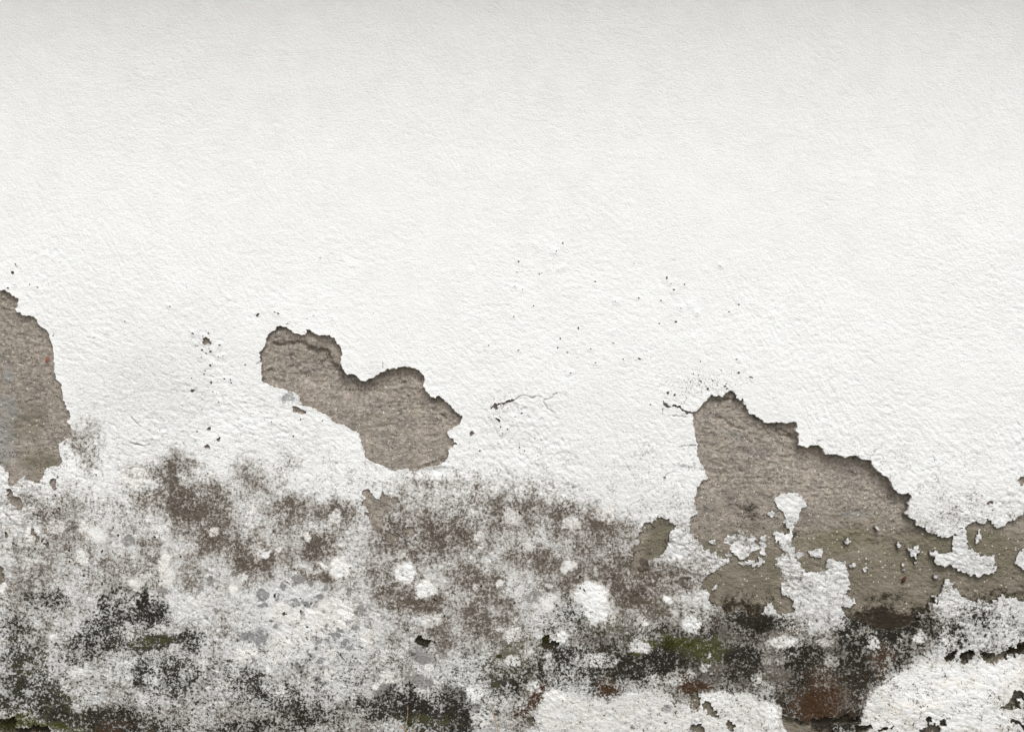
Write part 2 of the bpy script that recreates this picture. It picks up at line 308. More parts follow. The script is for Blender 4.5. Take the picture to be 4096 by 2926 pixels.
# depth of the bare mortar behind the white face (mm), from measured spots
CTRL = [(1450,1520,16),(1620,1480,15),(1690,1600,13),(1800,1680,10),(1790,1780,6),(1600,1870,2.2),(1460,1800,2.2),(1400,1690,2.2),(1200,1600,2.5),(1060,1500,6),(1090,1400,9),(1250,1480,15),(1500,1700,8),
 (2800,1600,10),(2850,1580,10),(3000,1690,12),(3170,1700,12),(3200,1790,16),(3300,1820,20),(3450,1850,22),(3600,1980,22),(3640,2050,18),(3640,2110,10),(3780,2150,5),(2780,1700,6),(2800,1900,3.5),(2790,2000,3.5),(2900,1900,10),(3200,2000,9),(3100,2200,2.2),(3200,2050,2.5),(2900,2170,2.2),(3500,2300,2.5),(2900,2350,2.2),(3350,2450,5),(4000,2200,4),(4090,2050,6),
 (50,1200,8),(180,1330,6.5),(220,1500,5),(260,1700,5),(100,1700,6),(100,1900,2.5),(70,2010,5),(2640,2130,4.5),(2560,2260,3),(1420,2000,3.5),(1560,2120,2.5),(1690,2560,7),(2190,2570,4),(4060,2590,13),(3980,2620,6),(3800,2620,5),(2000,1620,12),(2700,1640,14),(2075,1625,14),(830,1365,7),(850,1700,5),(100,2900,9)]
num = np.zeros(Ul.shape, F32); den = np.full(Ul.shape, 1e-12, F32)
for cx, cy, d in CTRL:
    wgt = 1.0 / (((Ul - cx) ** 2 + (Vl - cy) ** 2) / 1e4 + .02) ** 1.6
    num += wgt * d; den += wgt
dep = num / den * .78
# ledge of an older coat round the upper left of the centre patch
LEDGE = T(*K2, [(100,240),(400,240),(800,280),(820,640),(780,640),(720,590),(665,540),(650,475),(600,435),(520,425),(470,400),(400,362),(290,362),(150,378),(132,450),(150,520),(155,590),(102,612),(98,660),(140,712),(40,760),(0,500)])
w, d = sdf(LEDGE)
d = d + 7 * perlin(Ul[w] / 48, Vl[w] / 48, 38) + 4 * perlin(Ul[w] / 15, Vl[w] / 15, 39)
dep[w] += sstep(5, -5, d) * (5.0 - dep[w])
dep[w] += 3.5 * np.exp(-((d - 8) / 14.0) ** 2)
for P, amp in [(T(*K4, [(560,345),(700,340),(880,330),(1000,480),(1180,560),(1380,690)]), 4.0), (T(*K4, [(690,480),(760,550),(860,590),(930,600)]), 2.5), (T(*K4, [(1190,610),(1260,660),(1380,690)]), 4.0), (T(*K4, [(870,1290),(960,1310),(1010,1290)]), 3.0), (T(*K2, [(1260,690),(1290,745),(1340,730)]), 3.0), (T(*K2, [(1620,990),(1660,1020),(1700,1100)]), 2.5), (T(*K2, [(1440,1470),(1560,1420),(1680,1390)]), -2.5), (T(*K1, [(0,230),(70,210)]), 2.5)]:
    w, d = line_dist(P, 40)
    dep[w] += amp * np.exp(-(d / 7.0) ** 2) * (1 + perlin(Ul[w] / 20, Vl[w] / 20, 41))
mort = 1.9 * fbm(Ul, Vl, 210, 42, 2) + 1.9 * fbm(Ul, Vl * 1.5, 62, 44, 3) - 1.9 * np.abs(perlin(Ul / 75, Vl / 36, 46))  + 1.1 * perlin(Ul / 17, Vl / 12, 47) + .6 * perlin(Ul / 9, Vl / 7.5, 48) - 1.6 * np.maximum(perlin(Ul / 22, Vl / 14, 49) - .3, 0)
mort *= .75 + .55 * sstep(2, 9, dep)
mort_y = dep - mort + np.clip(phi_l, 0, 30) * .14 + .6       # mm behind the nominal face

# ------------------------------------------------------------------ growth, stains and grey tone (each a map over the wall)
bu = Ul + 26 * perlin(Ul / 130, Vl / 130, 51) + 12 * perlin(Ul / 44, Vl / 44, 52)
bv = Vl + 26 * perlin(Ul / 130, Vl / 130, 53) + 12 * perlin(Ul / 44, Vl / 44, 54)
su = Ul + 12 * perlin(Ul / 36, Vl / 36, 55) + 6 * perlin(Ul / 15, Vl / 15, 56)
sw = Vl + 12 * perlin(Ul / 36, Vl / 36, 57) + 6 * perlin(Ul / 15, Vl / 15, 58)
FK = 1.802
def blobs(lst, k=FK, org=(0, 0), soft=True, out=None):
    D = np.zeros(Ul.shape, F32) if out is None else out
    for b in lst:
        cx, cy, rx, ry = org[0] + b[0] * k, org[1] + b[1] * k, b[2] * k, b[3] * k
        a = b[4] if len(b) > 4 else 1.0
        m = max(rx, ry) * 1.4 + 50
        w = window(cx, cx, cy, cy, m)
        if soft:
            r = np.hypot((bu[w] - cx) / rx, (bv[w] - cy) / ry); f = a * sstep(1.35, .25, r)
        else:
            r = np.hypot((su[w] - cx) / rx, (sw[w] - cy) / ry); f = a * sstep(1.22, .74, r)
        D[w] += f - .75 * np.minimum(D[w], 1) * np.minimum(f, 1)
    return D
q = 1 / 2.219
brown = blobs([(195,985,45,60,.5),(340,1080,60,70,.5),(395,1050,50,60,.75),(430,1130,75,65,1.0),(480,1190,55,60,.8),(470,1095,40,40,.6),(560,1235,55,55,.9),(555,1070,55,60,.5),(640,1050,35,40,.3),(620,1140,45,55,.5),(330,1205,28,18,.9),(690,1130,65,50,.5),(750,1130,50,40,.5),(710,1215,45,40,.8),(725,1275,60,14,.8),(640,1235,30,40,.6),
 (880,1150,50,45,.5),(960,1160,60,50,.45),(1000,1200,80,55,.6),(1050,1180,70,50,.5),(900,1205,90,45,.65),(1130,1150,60,60,.6),(1220,1150,70,50,.6),(1290,1170,70,55,.85),(1350,1170,60,45,.75),(1180,1240,75,38,.85),(1250,1285,75,45,.85),(1060,1290,80,45,.85),(960,1335,60,35,.8),(1080,1370,90,55,.75),(1000,1400,80,60,.65),(1120,1430,70,60,.6),(890,1320,45,60,.55),(850,1290,35,60,.45),(1380,1290,80,45,.95),(1420,1340,60,40,.8),(1480,1270,60,38,.65),(1530,1290,60,50,.6),(1400,1230,60,40,.55),(1300,1240,60,40,.6),
 (1310,1410,60,40,.55),(1470,1340,45,35,.7),(1600,1400,70,55,.6),(1560,1495,80,45,.95),(1520,1480,60,35,.9),(1640,1490,60,40,.85),(1360,1500,40,40,.6),(1180,1470,60,60,.5),
 (1650,1410,60,40,.65),(1730,1400,50,35,.8),(1830,1435,70,45,.75),(1900,1455,50,45,1),(1985,1345,70,35,1.1),(2060,1390,50,40,.5),(1800,1505,85,60,1.3),(1850,1560,75,60,1.5),(1905,1500,45,40,1.3),(1770,1555,60,60,1.5),(1700,1470,50,50,.6),
 (90,1120,70,40,.35),(160,1140,60,60,.4),(120,1200,100,60,.3),(250,1270,60,60,.3),(330,1260,50,60,.25),(60,1300,90,60,.35),(900,1080,60,40,.25),(1000,1100,140,50,.3),(1150,1090,160,50,.25),(420,1270,40,40,.5),(620,1600,300,40,.35),(200,1600,200,40,.5),(1280,1600,60,40,.4),(1160,1560,60,60,.5)])
brown += sstep(1800, 2200, Vl) * (.22 + .25 * fbm(Ul, Vl, 300, 60, 3))
brown += .10 * sstep(1150, 1500, Vl) * sstep(2000, 1500, Ul)
brown -= blobs([(640,1350,90,60,.5),(720,1420,90,50,.5),(600,1440,80,50,.4),(2120,1540,220,60,.9),(1650,1590,120,35,.7),(1330,1585,110,40,.6),(420,1340,60,60,.2),(280,1480,80,30,.3),(190,1400,60,30,.2),(700,1080,60,40,.4)])
black = blobs([(270,1340,80,45,.75),(330,1365,50,40,.7),(355,1412,60,14,.95),(300,1432,80,16,.85),(225,1400,55,35,.7),(100,1330,70,40,.45),(30,1390,40,50,.5),(60,1450,50,40,.6),(180,1440,50,35,.5),(430,1420,30,26,.6),(40,1545,60,60,.55),(120,1560,38,48,.7),(140,1588,36,24,1.1),(205,1592,80,28,.75),(300,1570,50,30,.4),(320,1500,30,40,.5),(400,1500,100,60,.32),(60,1500,50,40,.55),(560,1520,60,40,.42),(640,1560,60,40,.5),(700,1590,70,30,.55),(870,1565,90,45,.7),(930,1585,50,40,.95),(1000,1575,80,50,.8),(1020,1600,60,30,1),(1130,1500,80,50,.45),
 (1260,1360,60,50,.45),(1370,1460,50,40,.5),(1490,1440,70,50,.5),(1560,1430,70,45,.5),(1650,1380,50,30,.6),(1700,1385,70,22,.8),(1985,1380,85,36,1.1),(1920,1400,70,50,.65),(2090,1400,70,40,.4),(1780,1460,50,50,.6),(1900,1490,45,40,.75),(1850,1595,90,24,1.0),(1790,1560,60,50,.7),(1640,1470,40,40,.6),(2180,1380,80,50,.38),(1450,1480,70,40,.5),(1240,1470,80,60,.42),(2050,1580,40,30,.6),(2200,1560,60,60,.4),(1340,1500,60,40,.5),(250,1615,220,26,.6),(560,1612,120,20,.5)])
black += .20 * sstep(2350, 2700, Vl) + .06 * sstep(2000, 2300, Vl)
green = blobs([(1510,1420,60,24,.75),(1570,1440,70,35,.65),(1430,1430,30,22,.8),(1480,1345,45,30,.3),(1215,1425,20,14,.9),(1150,1440,40,70,.35),(350,1408,60,20,.4),(300,1425,60,20,.35),(40,1600,60,24,.9),(120,1615,80,14,.8),(1980,1365,30,14,.3),(950,1600,80,20,.4),(1100,1490,40,60,.3),(60,1470,60,100,.25),(1360,1380,60,60,.3),(160,1560,60,60,.3)])
green += .10 * sstep(2300, 2700, Vl)
rust = blobs([(1350,1528,26,36,.85),(1190,1545,26,36,.8),(1540,1518,55,20,.8),(1830,1545,46,75,.55),(1800,1575,60,50,.55),(1955,1455,36,36,.4),(1165,1580,40,20,.6),(250,1612,90,16,.5),(2010,1600,60,16,.4),(2200,1250,30,14,.3),(1560,1570,20,40,.4)])
grey = np.zeros(Ul.shape, F32)
blobs([(385,275,58,46,.9),(245,335,35,30,.7),(60,410,62,60,.8),(335,485,66,30,.9),(565,435,42,32,.85),(540,500,34,28,.85),(598,555,28,20,.9),(825,380,32,34,.6),(128,638,22,18,.8),(468,682,28,16,.8),(620,690,16,18,.9),(745,722,28,28,1),(825,640,25,24,.85),(960,690,34,22,.8),(560,800,30,32,1),(665,880,20,18,1),(790,850,40,34,.8),(850,885,44,18,1),(460,890,22,18,.8),(1085,930,48,40,.8),(590,985,32,26,.8),(550,1145,36,24,.8),(390,1060,46,46,.8),(320,680,25,22,.7),(620,808,24,12,.5),(240,655,30,14,.6),(500,945,26,22,.5),(170,690,20,18,.8),(905,715,12,10,.9),(800,745,14,12,.8),(385,750,22,16,.6),(480,730,26,18,.6),(930,890,10,12,.9),(640,910,14,12,.9),(700,1150,18,14,.7),(820,1180,24,18,.8),(900,1005,26,16,.6),(250,215,14,10,.6)], q, BM, False, grey)
blobs([(1120,1250,100,80,1.7),(1480,960,110,80,1.2),(1480,1190,130,90,1.7),(1750,1290,120,90,1.7),(1760,1480,130,120,2.0),(1960,1400,75,55,1.4),(1330,1120,110,50,.6),(1650,690,90,60,.6),(1320,680,80,70,.6),(60,800,90,110,.7),(820,1440,60,50,.8),(2200,470,60,60,.6)], q, BM, True, grey)
blobs([(1440,385,55,46,.9),(1760,425,45,40,.7),(350,830,70,46,.8),(2170,780,90,60,.9),(520,1400,60,60,.9),(1330,560,140,70,.6),(330,20,130,40,.5),(1110,720,100,60,.3),(1270,1240,70,60,.6),(480,60,60,40,.4),(60,950,60,60,.5),(900,1450,70,60,.7),(1150,1390,90,60,.5)], q, BL, True, grey)
blobs([(240,260,60,40,.5),(230,940,70,50,.3),(180,400,120,40,.6),(1180,470,110,50,.7),(800,120,90,60,.4),(300,1010,60,40,.4),(1640,1420,20,20,.6),(1150,860,16,30,.9),(470,1350,60,50,.3)], q, BC, True, grey)
blobs([(1850,570,90,60,.5),(520,1180,90,80,.6),(800,870,60,40,.5),(650,1160,80,50,.4)], q, BR, True, grey)
blobs([(640,850,110,60,.55)], q, (0, 1650), True, grey)
blobs([(300,850,120,60,.6),(430,900,40,30,.35),(1650,1500,130,20,.4),(620,980,60,20,.3)], q, K2, True, grey)          # grey film beside the centre patch, thin grey streaks along its lower edge
blobs([(1750,1040,120,26,.4),(330,470,200,30,.25),(600,1500,130,40,.3)], q, K3, True, grey)
grey += .16 * sstep(1500, 2000, Vl) * (1 + 1.5 * fbm(Ul, Vl, 240, 70, 3)) + .05 * sstep(1000, 1400, Vl) * sstep(1700, 900, Ul)
white = np.zeros(Ul.shape, F32)
blobs([(740,825,100,105,.9),(85,690,55,42,.9),(595,800,36,26,.9),(1320,860,95,95,.95),(1510,1010,85,85,.9),(2165,960,34,32,.9),(1940,990,30,40,.6),(700,370,50,50,.6)], q, K7, False, white)
blobs([(690,400,160,120,1),(750,560,110,110,1),(1600,670,85,88,1),(480,165,42,40,.7),(320,480,70,80,.75),(330,325,32,32,.6),(430,770,65,65,.9),(1140,870,110,65,.9),(1730,945,28,36,1),(850,990,90,70,.8),(1385,440,40,40,.8),(1150,660,60,50,.7),(330,1000,60,80,.5),(1480,1130,140,80,.6),(2180,1150,60,60,.8),(1850,1320,190,60,.9),(380,1300,110,60,.9),(130,930,60,50,.6)], q, BC, False, white)
blobs([(930,850,66,66,1),(1350,780,62,60,.9),(1640,800,95,60,.85),(130,820,120,60,.8),(500,830,90,40,.6),(700,780,60,30,.6),(1540,1250,560,230,1),(2050,1080,260,120,1),(1850,1500,400,110,.9),(30,1500,60,120,1),(580,1000,80,60,.4)], q, BR, False, white)
blobs([(1940,1275,80,85,1),(2000,1480,110,90,.8),(300,560,200,90,.55),(640,600,230,150,.6),(380,780,200,110,.5),(1000,800,90,90,.5),(200,900,150,120,.5)], q, BM, False, white)
blobs([(1890,660,60,40,.8),(1330,220,60,30,.5),(1190,170,120,90,.5)], q, K6, False, white)
def soft_poly(pts, edge):
    m_ = np.zeros(Ul.shape, F32); w_, d_ = sdf(pts, edge * 2 + 40)
    m_[w_] = sstep(edge, -edge, d_ + .35 * edge * perlin(Ul[w_] / 30, Vl[w_] / 30, 66)); return m_
mass = soft_poly(T(*BR, [(120,1480),(90,1350),(180,1200),(210,1080),(350,980),(480,880),(640,780),(720,640),(900,690),(1050,740),(1250,700),(1430,620),(1500,760),(1400,900),(1250,1010),(1120,1090),(1000,1200),(850,1380),(800,1540),(480,1530)]), 34)
brown += .75 * mass; black += .38 * mass; rust += .22 * mass * sstep(2550, 2800, Vl)
mass2 = soft_poly(T(*BC, [(600,720),(900,640),(1300,620),(1500,560),(2000,500),(2280,620),(2280,1330),(2100,1270),(1680,1270),(1450,1330),(1300,1150),(900,1100),(700,1000)]), 60)
brown += .55 * mass2; black += .30 * mass2; rust += .12 * mass2
for pts_ in ([(790,1640),(815,1540),(850,1400),(930,1275),(1050,1175),(1200,1085),(1400,1005),(1600,990),(1900,1010),(2100,1005),(2272,930),(2700,900),(2700,1640)],):
    m_ = soft_poly(T(*BR, pts_), 7)
    for D_ in (brown, black, grey, rust, green): D_ *= 1 - .86 * m_
    black += .16 * m_
    white = np.maximum(white, .55 * m_)
for pts_ in ([(1665,1640),(1690,1500),(1665,1400),(1670,1290),(1750,1275),(2100,1290),(2180,1360),(2272,1360),(2390,1400),(2420,1640)], [(230,1640),(220,1450),(280,1300),(350,1250),(450,1275),(600,1340),(900,1350),(1000,1300),(1250,1245),(1400,1300),(1450,1360),(1590,1400),(1570,1640)]):
    m_ = soft_poly(T(*BC, pts_), 9)
    for D_ in (brown, black, grey, green): D_ *= 1 - .8 * m_
    rust *= 1 - .9 * m_
    black += .14 * m_
    white = np.maximum(white, .45 * m_)
rs = random.Random(31)
blobs([(rs.uniform(0, 2900), rs.uniform(2030, 2860), (r_ := rs.uniform(10, 36)) * rs.uniform(.8, 1.3), r_, rs.uniform(.4, .9)) for _ in range(70)], 1.0, (0, 0), False, white)
blobs([(rs.gauss(1290, 230), rs.gauss(2480, 160), (r_ := rs.uniform(5, 15)) * rs.uniform(.8, 1.3), r_, rs.uniform(.6, 1.0)) for _ in range(60)] + [(rs.uniform(0, 2700), rs.uniform(2050, 2850), (r_ := rs.uniform(6, 26)) * rs.uniform(.8, 1.4), r_, rs.uniform(.4, .9)) for _ in range(60)], 1.0, (0, 0), False, grey)
brk = fbm(Ul, Vl, 110, 61, 4, .65)
brown = np.maximum(brown, 0); brown = 1.50 * (1 - np.exp(-1.1 * np.maximum(brown - .06, 0))) * np.clip(1.0 + .65 * brk, .4, 1.5)
black = np.maximum(black, 0); black = 1.55 * (1 - np.exp(-1.15 * np.maximum(black - .05, 0))) * np.clip(1 - .6 * brk + .4 * fbm(Ul, Vl, 50, 62, 3), .4, 1.6)
grey = np.maximum(grey, 0) * np.clip(1 + .7 * fbm(Ul, Vl, 80, 63, 3), .4, 1.6)
keep = np.clip(1 - .90 * white * (1 + .25 * fbm(Ul, Vl, 34, 64, 3)), 0, 1)
brown *= keep; black *= .5 + .5 * keep; grey *= .15 + .85 * keep; green *= .2 + .8 * keep; rust *= .3 + .7 * keep
cream = np.clip(4 * white * (1 - white), 0, 1) * .45
blobs([(300,170,140,50,.5),(560,480,110,60,.35),(880,540,40,160,.4),(1100,720,60,40,.4),(740,920,110,30,.4),(1800,600,70,60,.6)], q, BM, True, cream)
blobs([(1700,1180,300,80,.4),(1300,1380,300,100,.4),(2180,1150,100,90,.5)], q, BR, True, cream)
blobs([(1600,870,160,60,.5),(1330,330,100,40,.6),(1880,640,70,60,.6),(1350,400,160,60,.5),(2200,750,50,50,.6),(1600,1000,60,40,.6)], q, K6, True, cream)
speck = .06 + .26 * sstep(1150, 1450, Vl) + .12 * sstep(2000, 2400, Vl)
speck += blobs([(820,1350,70,90,.22),(1190,1260,130,60,.25),(2000,1640,80,110,.2),(2800,1540,160,100,.25),(300,1200,260,160,.12),(2300,1050,500,120,.10),(1900,1080,300,160,.06)], 1.0)
speck -= .15 * sstep(3000, 3300, Ul) * sstep(2000, 1700, Vl)
greying = np.clip(.10 * sstep(1300, 1700, Vl) + .55 * sstep(1800, 2250, Vl) + .25 * sstep(2300, 2800, Vl) + .22 * fbm(Ul, Vl, 260, 75, 4, .6) * sstep(1300, 1900, Vl), 0, .9)  # grey mixed into the white coat, stronger towards the foot of the wall
greying += blobs([(430,800,200,150,.16),(330,920,170,130,.24),(200,760,180,160,.12),(620,1000,120,80,.15),(1300,980,260,110,.10)])
greying *= 1 - .75 * np.clip(white, 0, 1)
# mortar: damp olive towards the foot, bluish cement, black growth on the lower lip
damp = sstep(1950, 2250, Vl) * .8 + blobs([(100,1700,120,90,.7),(150,1850,110,70,.8),(3450,2060,160,80,.3),(3950,2200,160,90,.5),(3700,2190,160,80,.5),(2650,2150,80,90,.7)], 1.0)
cement = blobs([(20,830,150,130,1.5),(40,330,90,110,1.0),(20,620,160,120,1.3),(20,1000,140,130,1.2),(40,1090,60,60,.5)], q, (0, 1350)) + blobs([(1150,870,110,60,.7),(1100,960,60,60,.6),(500,640,150,50,.45)], q, K2) + blobs([(750,660,190,80,.8),(1000,800,160,70,.6),(560,780,90,80,.5),(1080,640,90,50,.5),(1780,920,110,40,.6),(1920,1330,200,60,.8),(950,960,120,50,.4)], q, K4) + blobs([(60,1240,60,30,.5)], q, K6)
dark = 1.0 * soft_poly(T(*BR, [(660,640),(720,560),(850,540),(960,500),(1080,560),(1200,560),(1320,540),(1460,500),(1480,640),(1250,760),(950,780)]), 36) + .7 * soft_poly(T(*K8, [(1740,1000),(1900,1000),(2050,960),(2200,1020),(2300,980),(2300,1180),(1750,1180)]), 36) + .6 * soft_poly(T(*BR, [(1680,420),(1900,380),(2280,380),(2280,560),(1700,560)]), 40) + blobs([(1978,1372,40,20,.4),(2080,1345,40,30,.5),(1190,1425,200,30,1.2),(935,1423,30,20,1.0),(2240,1437,60,18,1.2),(2140,1450,80,24,1.1),(1965,1330,60,16,.5),(90,1610,140,30,1.1),(1215,1425,24,24,.7),(1930,1595,160,40,1.0),(1850,1570,90,60,1.0),(2190,1540,60,50,.4),(1450,1190,40,50,.3),(1760,1170,60,40,.3),(1650,1130,60,60,.3)])
dark += .12 * sstep(2100, 2500, Vl)
algae = blobs([(1900,1195,120,40,.5),(1250,1100,20,20,.2),(2150,1190,120,60,.4),(1460,1195,60,70,.4),(1790,1210,160,50,.35),(60,1600,140,36,.7),(1215,1420,20,16,.8),(850,1110,40,50,.35),(120,1040,60,30,.4)])

# ------------------------------------------------------------------ materials
def nodes(name):
    m = bpy.data.materials.new(name); m.use_nodes = True
    nt = m.node_tree; nt.nodes.clear()
    out = nt.nodes.new('ShaderNodeOutputMaterial'); b = nt.nodes.new('ShaderNodeBsdfPrincipled')
    nt.links.new(b.outputs[0], out.inputs[0])
    b.inputs['Roughness'].default_value = .92
    b.inputs['Specular IOR Level'].default_value = .08
    return m, nt, b
class NB:
    def __init__(s, nt):
        s.nt = nt; s.tc = nt.nodes.new('ShaderNodeTexCoord').outputs['Object']
    def n(s, t, **kw):
        x = s.nt.nodes.new(t)
        for k, v in kw.items(): setattr(x, k, v)
        return x
    def link(s, a, b): s.nt.links.new(a, b)
    def noise(s, scale, detail=4, rough=.6, off=(0, 0, 0), dist=0.0, stretch=(1, 1, 1)):
        mp = s.n('ShaderNodeMapping'); mp.inputs['Location'].default_value = off; mp.inputs['Scale'].default_value = stretch
        s.link(s.tc, mp.inputs['Vector'])
        x = s.n('ShaderNodeTexNoise'); x.inputs['Scale'].default_value = scale; x.inputs['Detail'].default_value = detail
        x.inputs['Roughness'].default_value = rough; x.inputs['Distortion'].default_value = dist
        s.link(mp.outputs[0], x.inputs['Vector']); return x.outputs['Fac']
    def attr(s, name):
        a = s.n('ShaderNodeAttribute'); a.attribute_name = name; return a.outputs['Fac']
    def math(s, op, a, b=None, clamp=False):
        x = s.n('ShaderNodeMath', operation=op, use_clamp=clamp)
        for i, v in enumerate((a, b)):
            if v is None: continue
            if isinstance(v, (int, float)): x.inputs[i].default_value = v
            else: s.link(v, x.inputs[i])
        return x.outputs[0]
    def ramp(s, v, a, b, lo=0.0, hi=1.0):
        x = s.n('ShaderNodeMapRange', interpolation_type='SMOOTHSTEP')
        x.inputs['From Min'].default_value = a; x.inputs['From Max'].default_value = b
        x.inputs['To Min'].default_value = lo; x.inputs['To Max'].default_value = hi
        s.link(v, x.inputs['Value']); return x.outputs[0]
    def mix(s, f, a, b):
        x = s.n('ShaderNodeMix', data_type='RGBA')
        if isinstance(f, (int, float)): x.inputs[0].default_value = f
        else: s.link(f, x.inputs[0])
        for i, v in ((6, a), (7, b)):
            if isinstance(v, tuple): x.inputs[i].default_value = (*v, 1)
            else: s.link(v, x.inputs[i])
        return x.outputs[2]
    def grown(s, attr, parts, a, b, hi=1.0):     # coverage: density + weighted centred noise, thresholded
        v = s.attr(attr)
        for n, k in parts: v = s.math('ADD', v, s.math('MULTIPLY', s.math('SUBTRACT', n, .5), k))
        return s.math('MULTIPLY', s.ramp(v, a, b, 0, hi), s.ramp(s.attr(attr), .02, .16))
    def bump(s, height, strength, dist, normal=None):
        x = s.n('ShaderNodeBump'); x.inputs['Strength'].default_value = strength; x.inputs['Distance'].default_value = dist
        s.link(height, x.inputs['Height'])
        if normal is not None: s.link(normal, x.inputs['Normal'])
        return x.outputs[0]

M_white, nt, bs = nodes('limewashed_plaster'); B = NB(nt)
n_f = B.noise(290, 4, .66, (3, 1, 2)); n_m = B.noise(165, 5, .68, (0, 7, 0)); n_l = B.noise(48, 5, .65, (5, 0, 9)); n_x = B.noise(820, 2, .6, (1, 1, 8)); n_b = B.noise(20, 4, .6, (9, 2, 4))
mod = B.ramp(B.noise(17, 3, .6, (4, 4, 1)), .36, .62, .4, 1.15)
n_f = B.math('ADD', B.math('MULTIPLY', B.math('SUBTRACT', n_f, .5), mod), .5)          # mottling is coarser in some places than in others
n_v = B.noise(70, 4, .6, (6, 1, 3), 0, (1, 1, .16))                                  # rain runs down the face
col = B.mix(B.ramp(n_b, .35, .7), (.80, .80, .795), (.77, .768, .76))
col = B.mix(B.math('MULTIPLY', B.attr('cream'), B.ramp(n_l, .3, .65)), col, (.74, .66, .54))
def stain(col, attr, wts, films):
    v = B.attr(attr)
    for n_, k_ in zip((n_f, n_m, n_l, n_b, n_v), wts): v = B.math('ADD', v, B.math('MULTIPLY', B.math('SUBTRACT', n_, .5), k_))
    gate = B.ramp(B.attr(attr), .02, .16)
    for a_, b_, hi_, c_ in films: col = B.mix(B.math('MULTIPLY', B.ramp(v, a_, b_, 0, hi_), gate), col, c_)
    return col
col = B.mix(B.math('MULTIPLY', B.attr('greying'), B.ramp(n_m, .30, .62, .55, 1.0)), col, (.475, .472, .466))
def film(col, attr, wts, a_, b_, hi_, c_):
    return stain(col, attr, wts, [(a_, b_, hi_, c_)])
col = film(col, 'grey', (2.6, 1.8, 1.0, .5), .15, .95, .80, (.145, .145, .15))
brn = B.mix(B.ramp(n_l, .40, .60), (.050, .036, .024), (.086, .069, .053))
col = film(col, 'brown', (1.4, 1.6, 1.4, .9, .6), -.05, 1.0, .86, (.265, .237, .206))
col = film(col, 'brown', (2.6, 2.9, 2.0, 1.0, .5), .52, 1.30, .92, brn)
col = film(col, 'black', (1.4, 1.5, 1.3, .9, .8), .05, .95, .70, (.19, .184, .168))
col = film(col, 'black', (3.2, 3.6, 1.9, .9), .56, 1.0, .97, (.014, .012, .009))
col = film(col, 'rust', (2.2, 2.2, 1.4, .5), .20, .85, .85, (.085, .055, .036))
col = film(col, 'rust', (3.4, 2.0, 1.2, .5), .40, .90, .95, (.045, .023, .012))
col = film(col, 'green', (1.6, 1.6, 1.2, .5), .25, .85, .6, (.12, .12, .055))
col = film(col, 'green', (3.6, 2.4, 1.2, .5), .60, 1.0, .9, (.036, .040, .008))
col = B.mix(B.grown('speck', [(n_x, 1.4), (n_f, 2.4)], .72, .90, .85), col, (.13, .11, .085))
col = B.mix(B.attr('crack'), col, (.07, .058, .045))
nt.links.new(col, bs.inputs['Base Color'])
bn = B.bump(B.noise(240, 4, .65, (2, 2, 2), 0, (1, 1, 1.5)), 1.0, .0017)
bn = B.bump(n_x, .5, .0007, bn)
nt.links.new(bn, bs.inputs['Normal'])

def mortar_mat(name, shade):
    m, nt, bs = nodes(name); B = NB(nt)
    f = B.noise(520, 4, .7, (3, 9, 2)); md = B.noise(130, 5, .65, (1, 4, 0)); l = B.noise(30, 4, .6, (5, 0, 2)); st = B.noise(300, 4, .65, (0, 3, 3), .2, (.8, .8, 1.5))
    c = B.mix(B.ramp(l, .36, .64), tuple(x * shade for x in (.33, .286, .240)), tuple(x * shade for x in (.235, .213, .188)))
    c = B.mix(B.ramp(f, .38, .56, .65, 0), c, tuple(x * shade for x in (.135, .110, .088)))
    c = B.mix(B.ramp(md, .44, .64, 0, .75), c, tuple(x * shade for x in (.42, .375, .33)))
    if shade == 1:
        c = B.mix(B.grown('damp', [(l, .8), (md, .8)], .2, 1.0, .85), c, (.165, .147, .105))
        c = B.mix(B.grown('cement', [(md, 2.0), (l, 1.2), (f, 1.0)], .25, 1.2, .65), c, (.27, .267, .258))
        c = B.mix(B.grown('algae', [(md, 1.0), (f, .8)], .3, .9, .6), c, (.115, .11, .045))
    vo = B.n('ShaderNodeTexVoronoi'); vo.inputs['Scale'].default_value = 210
    B.link(B.tc, vo.inputs['Vector'])
    sp = B.n('ShaderNodeSeparateColor'); B.link(vo.outputs['Color'], sp.inputs[0])
    pick = B.math('MULTIPLY', B.ramp(sp.outputs[0], .90, .92), B.ramp(vo.outputs['Distance'], .42, .25))
    c = B.mix(pick, c, (.55, .50, .44))
    pick2 = B.math('MULTIPLY', B.ramp(sp.outputs[1], .78, .80), B.ramp(vo.outputs['Distance'], .38, .22))
    c = B.mix(pick2, c, (.09, .075, .06))
    if shade != 1:
        c = B.mix(B.ramp(B.attr('greying'), .1, .7, 0, .9), c, (.085, .075, .058))
    if shade == 1:
        c = B.mix(B.grown('dark', [(f, 2.4), (md, 3.0), (l, 1.8)], .25, .95, .95), c, (.028, .022, .015))
    nt.links.new(c, bs.inputs['Base Color'])
    n1 = B.bump(st, .9, .003); n2 = B.bump(f, .7, .001, n1)
    nt.links.new(n2, bs.inputs['Normal'])
    return m
M_mortar = mortar_mat('bare_mortar', 1)
M_core = mortar_mat('broken_plaster_edge', 1.4)

